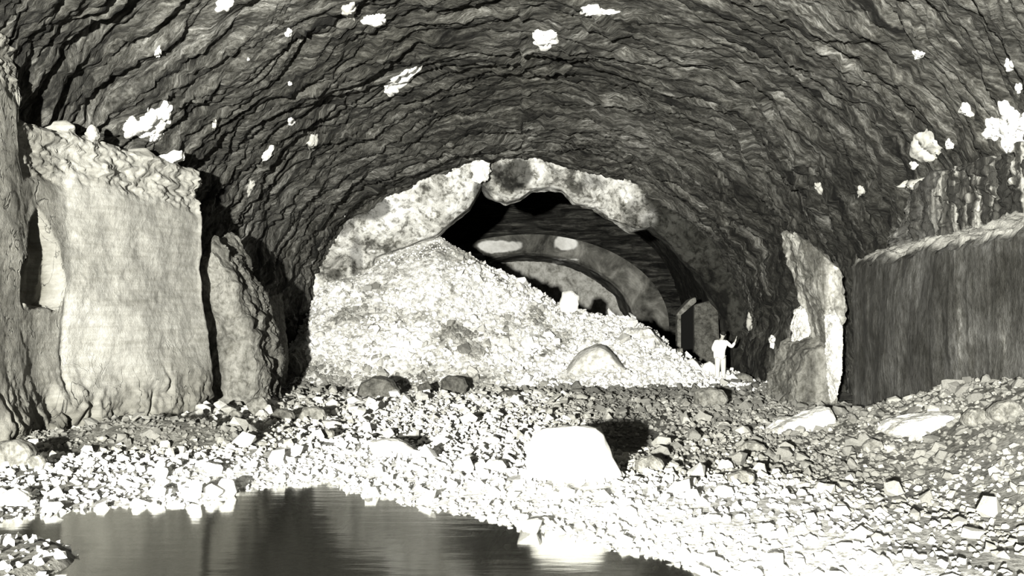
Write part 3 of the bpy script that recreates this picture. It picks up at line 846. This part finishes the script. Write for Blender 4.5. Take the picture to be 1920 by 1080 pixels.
# ------------------------------------------------------------------ outcrops beside the benches
def outcrop(name, label, outline, mat, Y, thick, seed, rough=0.06, back=1.1):
    return rock(name, label, outline, mat, Y=Y, thick=thick, cat='rock outcrop', rough=rough, sub=6, seed=seed, sink=0.15, back=back)
outcrop('rock_outcrop', 'bulging grey rock buttress just right of the pale left wall',
        [(366, 775), (368, 560), (372, 450), (392, 432), (424, 480), (456, 545), (480, 620), (488, 690), (480, 765), (430, 785)], M['outl'], 25.7, 2.2, 2, 0.06)
outcrop('rock_outcrop', 'slim folded rock rib left of the rubble mound',
        [(512, 745), (516, 690), (530, 660), (550, 648), (566, 672), (572, 720), (560, 748)], M['outl'], 32.3, 2.0, 4, 0.06)
outcrop('rock_outcrop', 'narrow grey rock rib standing in shadow between buttress and mound',
        [(486, 752), (482, 640), (488, 560), (500, 545), (512, 660), (510, 745)], M['outl'], 30.2, 2.0, 5, 0.05)
outcrop('rock_outcrop', 'pale stained upper rib of rock against the right dark wall',
        [(1496, 422), (1512, 430), (1548, 462), (1584, 492), (1588, 560), (1584, 640), (1566, 660), (1548, 590), (1524, 500)], M['outr'], 25.9, 1.6, 6, 0.05)
outcrop('rock_outcrop', 'bright white upright streak of crust at edge of the right dark wall',
        [(1558, 584), (1570, 572), (1582, 600), (1580, 690), (1570, 740), (1562, 690)], M['palerock'], 25.4, 0.5, 6, 0.06)
outcrop('rock_outcrop', 'lower grey rounded rib at the foot of the right dark wall',
        [(1480, 768), (1490, 700), (1512, 640), (1545, 625), (1566, 660), (1574, 720), (1570, 796), (1520, 778)], M['outl'], 26.0, 2.4, 7, 0.05)
outcrop('rock_outcrop', 'small pale knob of rock above the lower grey rib on the right',
        [(1496, 600), (1504, 572), (1520, 560), (1530, 590), (1518, 620), (1500, 640)], M['palerock'], 27.2, 0.6, 8, 0.07)

# ------------------------------------------------------------------ pale post with slanting cap, beyond the person
def prism(pts_front, Yf, Yb, dx=0.0):
    bm = bmesh.new()
    a = [bm.verts.new(P(x, y, Yf)) for x, y in pts_front]
    b = [bm.verts.new(Vector(P(x, y, Yf)) + Vector((dx, Yb - Yf, 0))) for x, y in pts_front]
    bm.faces.new(a); bm.faces.new(b[::-1])
    for i in range(len(a)): bm.faces.new((a[i - 1], a[i], b[i], b[i - 1]))
    bmesh.ops.recalc_face_normals(bm, faces=bm.faces)
    bmesh.ops.bevel(bm, geom=bm.edges, offset=0.02, segments=2, affect='EDGES')
    me = bpy.data.meshes.new('piece'); bm.to_mesh(me); bm.free()
    return me
pier = bpy.data.objects.new('stone_post', None); COL.objects.link(pier)
pier['label'] = 'pale narrow stone post with a slanting cap at a dark recess beyond the person'
pier['category'] = 'post'
link('shaft', prism([(1270, 700), (1270, 590), (1277, 585), (1277, 700)], 45.0, 45.5), M['grey'], pier)
link('cap', prism([(1268, 591), (1272, 585), (1294, 562), (1304, 557), (1306, 566), (1292, 578), (1276, 592)], 44.9, 45.9), M['grey'], pier, label='rough white slanting cap stone')
link('recess_shade', prism([(1276, 700), (1276, 588), (1301, 568), (1301, 700)], 45.4, 46.2), M['black'], pier, label='black panel painted as the shade of the recess behind the post')  # black colour put in place of the recess's shade
link('side_block', prism([(1302, 700), (1302, 572), (1345, 560), (1352, 700)], 45.1, 46.4), M['dark'], pier, label='dark rock block right of the recess')

# ------------------------------------------------------------------ lime patches on the vault
def patch(cx, cy, w, h, ang, seed, mat, bump=0.10, lobes=0.26, name='lime_patch'):
    n = 15
    r = np.random.RandomState(seed)
    ph = r.uniform(0, 7, 4)
    ca, sa = math.cos(math.radians(ang)), math.sin(math.radians(ang))
    rings, seg = 7, 40
    V = []; ok = True
    for i in range(rings + 1):
        f = i / rings
        for j in range(seg):
            a = 2 * math.pi * j / seg
            rad = f * (1 + lobes * (0.5 * math.sin(3 * a + ph[0]) + 0.4 * math.sin(5 * a + ph[1]) + 0.22 * math.sin(8 * a + ph[2]) + 0.12 * math.sin(13 * a + ph[3])))
            u, v = math.cos(a) * w / 2 * rad, math.sin(a) * h / 2 * rad
            px, py = cx + u * ca - v * sa, cy + u * sa + v * ca
            d = Vector(((px - CX) / F, 1, -(py - HY) / F)).normalized()
            loc, nrm, _, dist = VBVH.ray_cast(Vector((0, 0, CZ)), d)
            if loc is None: return None
            if nrm.dot(d) > 0: nrm = -nrm
            lift = bump * (1 - f ** 3) + 0.04 * noise(px * 0.12, py * 0.12, seed) - 0.05 * (f > 0.99)
            V.append(loc + nrm * float(lift))
    # calm the depth so that the crust hangs together over the folds
    Va = np.array([v[:] for v in V]).reshape(rings + 1, seg, 3)
    cen = np.median(Va.reshape(-1, 3), axis=0)
    Fq = []
    for i in range(rings):
        for j in range(seg):
            a = i * seg + j; b = i * seg + (j + 1) % seg
            Fq.append((a, a + seg, b + seg, b))
    Va = Va.reshape(-1, 3)
    me = mesh_np(name, Va, np.array(Fq), True)
    return link(name, me, mat, parent=ceiling)
PATCHES = [  # cx, cy, w, h, angle, pale?
    (1022, 74, 52, 42, 0, 1), (755, 148, 78, 26, -35, 1), (733, 168, 30, 26, 0, 1), (296, 98, 13, 24, 20, 1), (285, 232, 62, 50, -30, 1), (250, 240, 44, 40, 0, 1),
    (308, 212, 34, 46, 10, 1), (292, 255, 30, 24, -20, 1), (502, 288, 14, 40, 35, 1), (586, 264, 18, 32, 30, 0), (470, 352, 12, 34, 20, 0), (703, 38, 52, 26, 0, 1), (420, 8, 38, 30, -30, 1),
    (655, 20, 30, 34, 30, 0), (546, 228, 14, 18, 0, 1), (541, 62, 14, 18, 20, 1), (1112, 20, 54, 22, 5, 1), (1145, 22, 30, 10, 0, 1), (1722, 102, 24, 18, 0, 1), (1734, 276, 62, 64, 0, 0),
    (1714, 310, 16, 16, 0, 1), (1780, 271, 18, 22, -20, 1), (1892, 122, 18, 26, -20, 1), (1812, 206, 22, 34, -35, 1), (1535, 352, 14, 26, -30, 0), (1614, 357, 14, 20, 0, 0), (1864, 242, 44, 46, 0, 1), (1905, 300, 40, 66, -10, 1), (1912, 235, 40, 60, 0, 1),
    (1896, 262, 46, 100, -15, 1), (1890, 215, 36, 60, -25, 1), (543, 156, 8, 8, 0, 1), (466, 111, 7, 7, 0, 1), (402, 232, 8, 20, 15, 0), (1290, 428, 14, 14, 0, 1), (1910, 165, 16, 20, 0, 1),
    (1370, 545, 16, 34, -30, 0), (1260, 455, 14, 20, -30, 0), (1405, 605, 10, 40, 0, 0), (1448, 640, 12, 28, 0, 1), (1712, 345, 56, 20, -10, 0)]
for k, (cx, cy, w, h, an, pale) in enumerate(PATCHES):
    patch(cx, cy, w, h, an, 40 + k, M['lime'] if pale else M['limegrey'], bump=0.10 if w * h > 500 else 0.07, lobes=0.12 if (cx, cy) == (1734, 276) else 0.26)

# lumps of white crust on the top edge of the left wall
rock('lime_lump', 'bright white lump of crust on the top edge of the left wall', [(286, 293), (305, 287), (325, 278), (338, 277), (340, 290), (318, 300), (298, 300)], M['lime'], Y=23.7, thick=0.5, cat='rock lump', rough=0.04)
rock('lime_lump', 'small pointed pale lump farther left along the top of the left wall', [(156, 246), (168, 228), (176, 232), (182, 250), (170, 262)], M['slab'], Y=21.3, thick=0.3, cat='rock lump', rough=0.04)
# pale lump hanging from the broken lining
rock('lime_lump', 'bright white lump of crust stuck to broken lining above the dark opening', [(881, 298), (886, 288), (912, 289), (919, 304), (916, 328), (908, 338), (890, 334), (884, 316)], M['lime'], Y=36.6, thick=0.45, cat='rock lump', rough=0.11)

# ------------------------------------------------------------------ the person
def skin(name, joints, edges, mat, parent, sub=2, root=0):
    """joints: {key: (x, y, z, rx, ry)}"""
    keys = list(joints)
    idx = {k: i for i, k in enumerate(keys)}
    me = bpy.data.meshes.new(name)
    me.from_pydata([joints[k][:3] for k in keys], [(idx[a], idx[b]) for a, b in edges], [])
    o = link(name, me, mat, parent=parent)
    md = o.modifiers.new('skin', 'SKIN')
    md.use_smooth_shade = True
    for i, k in enumerate(keys):
        me.skin_vertices[0].data[i].radius = joints[k][3:5]
        me.skin_vertices[0].data[i].use_root = (i == root)
    s = o.modifiers.new('sub', 'SUBSURF'); s.levels = sub; s.render_levels = sub
    return o

def build_person():
    hit = cast(1352, 714)
    Yp = 34.0
    root = bpy.data.objects.new('person', None); COL.objects.link(root)
    x0 = (1352 - CX) * Yp / F
    z0 = CZ - (716 - HY) * Yp / F
    root.location = (x0, Yp, z0)
    root['label'] = 'person in a loose white shirt seen from behind, one arm raised to the rock'
    root['category'] = 'person'
    skinm = mat_plain('skin', 0.45, 0.6); hairm = mat_plain('dark_hair', 0.015, 0.7)
    shirt = mat_plain('white_cotton', 0.92, 0.9, 8, 0.4); trous = mat_plain('pale_trousers', 0.6, 0.9, 8, 0.4)
    J = {'pelvis': (-0.03, 0, 0.92, .15, .11), 'belly': (-0.03, .01, 1.06, .14, .10), 'chest': (-0.02, .02, 1.24, .15, .11), 'neck0': (0.02, .04, 1.40, .07, .07),
         'neck': (0.05, .06, 1.47, .052, .052), 'skull0': (0.075, .09, 1.53, .07, .08), 'skull': (0.09, .10, 1.60, .078, .092), 'crown': (0.095, .10, 1.66, .05, .06),
         'shL': (-.17, .02, 1.34, .062, .062), 'elL': (-.24, .10, 1.10, .043, .043), 'wrL': (-.14, .28, 1.00, .028, .028), 'paL': (-.10, .34, .99, .038, .018),
         'shR': (.18, .03, 1.33, .062, .062), 'elR': (.38, .10, 1.17, .043, .043), 'wrR': (.52, .18, 1.36, .028, .028), 'paR': (.545, .20, 1.43, .020, .038),
         'hipL': (-.11, 0, .86, .105, .105), 'knL': (-.12, -.01, .48, .065, .065), 'anL': (-.12, .03, .09, .042, .042), 'toL': (-.14, .18, .035, .04, .03),
         'hipR': (.06, 0, .86, .105, .105), 'knR': (.08, .05, .48, .065, .065), 'anR': (.09, .06, .09, .042, .042), 'toR': (.12, .21, .035, .04, .03)}
    E = [('pelvis', 'belly'), ('belly', 'chest'), ('chest', 'neck0'), ('neck0', 'neck'), ('neck', 'skull0'), ('skull0', 'skull'), ('skull', 'crown'),
         ('chest', 'shL'), ('shL', 'elL'), ('elL', 'wrL'), ('wrL', 'paL'), ('chest', 'shR'), ('shR', 'elR'), ('elR', 'wrR'), ('wrR', 'paR'),
         ('pelvis', 'hipL'), ('hipL', 'knL'), ('knL', 'anL'), ('anL', 'toL'), ('pelvis', 'hipR'), ('hipR', 'knR'), ('knR', 'anR'), ('anR', 'toR')]
    # fingers, rooted in the palms
    for side, wrist, palm, up in (('R', J['wrR'], J['paR'], Vector((.15, .12, .95))), ('L', J['wrL'], J['paL'], Vector((.3, .9, -.15)))):
        up = up.normalized()
        across = Vector((.2, .95, 0)).normalized() if side == 'R' else Vector((.9, -.3, 0)).normalized()
        pc = Vector(palm[:3])
        for k, ln in enumerate((.065, .075, .070, .055)):
            b0 = pc + across * (k - 1.5) * .021 + up * .03
            a, b, c = f'f{side}{k}a', f'f{side}{k}b', f'f{side}{k}c'
            J[a] = (*b0, .009, .009); J[b] = (*(b0 + up * ln * .55 + Vector((.008, .004, 0))), .008, .008); J[c] = (*(b0 + up * ln + Vector((.022, .01, 0))), .007, .007)
            E += [('pa' + side, a), (a, b), (b, c)]
        a, b = f'f{side}ta', f'f{side}tb'
        t0 = pc - across * .035
        J[a] = (*t0, .011, .011); J[b] = (*(t0 - across * .028 + up * .035), .009, .009)
        E += [('pa' + side, a), (a, b)]
    skin('body', J, E, skinm, root)
    # head shape: face away from the camera, ears at the sides
    def ell(name, c, r, mat, par=root, n=24, fn=None):
        bm = bmesh.new(); bmesh.ops.create_uvsphere(bm, u_segments=n, v_segments=n // 2, radius=1)
        for v in bm.verts:
            p = Vector((v.co.x * r[0], v.co.y * r[1], v.co.z * r[2]))
            if fn: p = fn(p)
            v.co = p + Vector(c)
        me = bpy.data.meshes.new(name); bm.to_mesh(me); bm.free()
        for p in me.polygons: p.use_smooth = True
        return link(name, me, mat, par)
    def face(p):
        if p.y > 0.06 and abs(p.x) < 0.03 and -0.03 < p.z < 0.02: p.y += 0.02      # nose
        if p.z < -0.05: p.x *= 0.8
        return p
    hd = ell('head', (.09, .115, 1.60), (.078, .098, .115), skinm, fn=face)
    for s in (-1, 1):
        ell('ear', (.09 + s * .082, .105, 1.595), (.012, .025, .034), skinm, hd, 12)
        ell('eye', (.09 + s * .032, .205, 1.61), (.013, .010, .010), M['black'], hd, 10)
    ell('mouth', (.09, .205, 1.55), (.024, .008, .007), M['black'], hd, 10)
    ell('hair', (.09, .095, 1.635), (.092, .108, .105), hairm, fn=lambda p: Vector((p.x, p.y if p.y < .05 else .05 + (p.y - .05) * .6, p.z if p.z > -.05 or p.y < .02 else -.05)))
    S = {'hem': (-.06, 0, .72, .20, .15), 'hip': (-.06, 0, .90, .215, .155), 'waist': (-.06, .01, 1.08, .215, .15), 'chest': (-.04, .02, 1.25, .22, .15), 'coll': (.02, .035, 1.39, .09, .085),
         'shL': (-.18, .02, 1.33, .085, .085), 'elL': (-.25, .10, 1.10, .066, .066), 'cuL': (-.17, .25, 1.01, .045, .045),
         'shR': (.19, .03, 1.32, .085, .085), 'elR': (.385, .10, 1.165, .068, .068), 'cuR': (.50, .17, 1.32, .045, .045)}
    skin('shirt', S, [('hem', 'hip'), ('hip', 'waist'), ('waist', 'chest'), ('chest', 'coll'), ('chest', 'shL'), ('shL', 'elL'), ('elL', 'cuL'), ('chest', 'shR'), ('shR', 'elR'), ('elR', 'cuR')], shirt, root)
    Tt = {'hip': (-.03, 0, .90, .15, .12), 'hL': (-.115, 0, .80, .115, .115), 'kL': (-.125, -.01, .48, .09, .09), 'aL': (-.12, .03, .12, .07, .07),
          'hR': (.065, 0, .80, .115, .115), 'kR': (.085, .05, .48, .09, .09), 'aR': (.09, .06, .12, .07, .07)}
    skin('trousers', Tt, [('hip', 'hL'), ('hL', 'kL'), ('kL', 'aL'), ('hip', 'hR'), ('hR', 'kR'), ('kR', 'aR')], trous, root)
build_person()
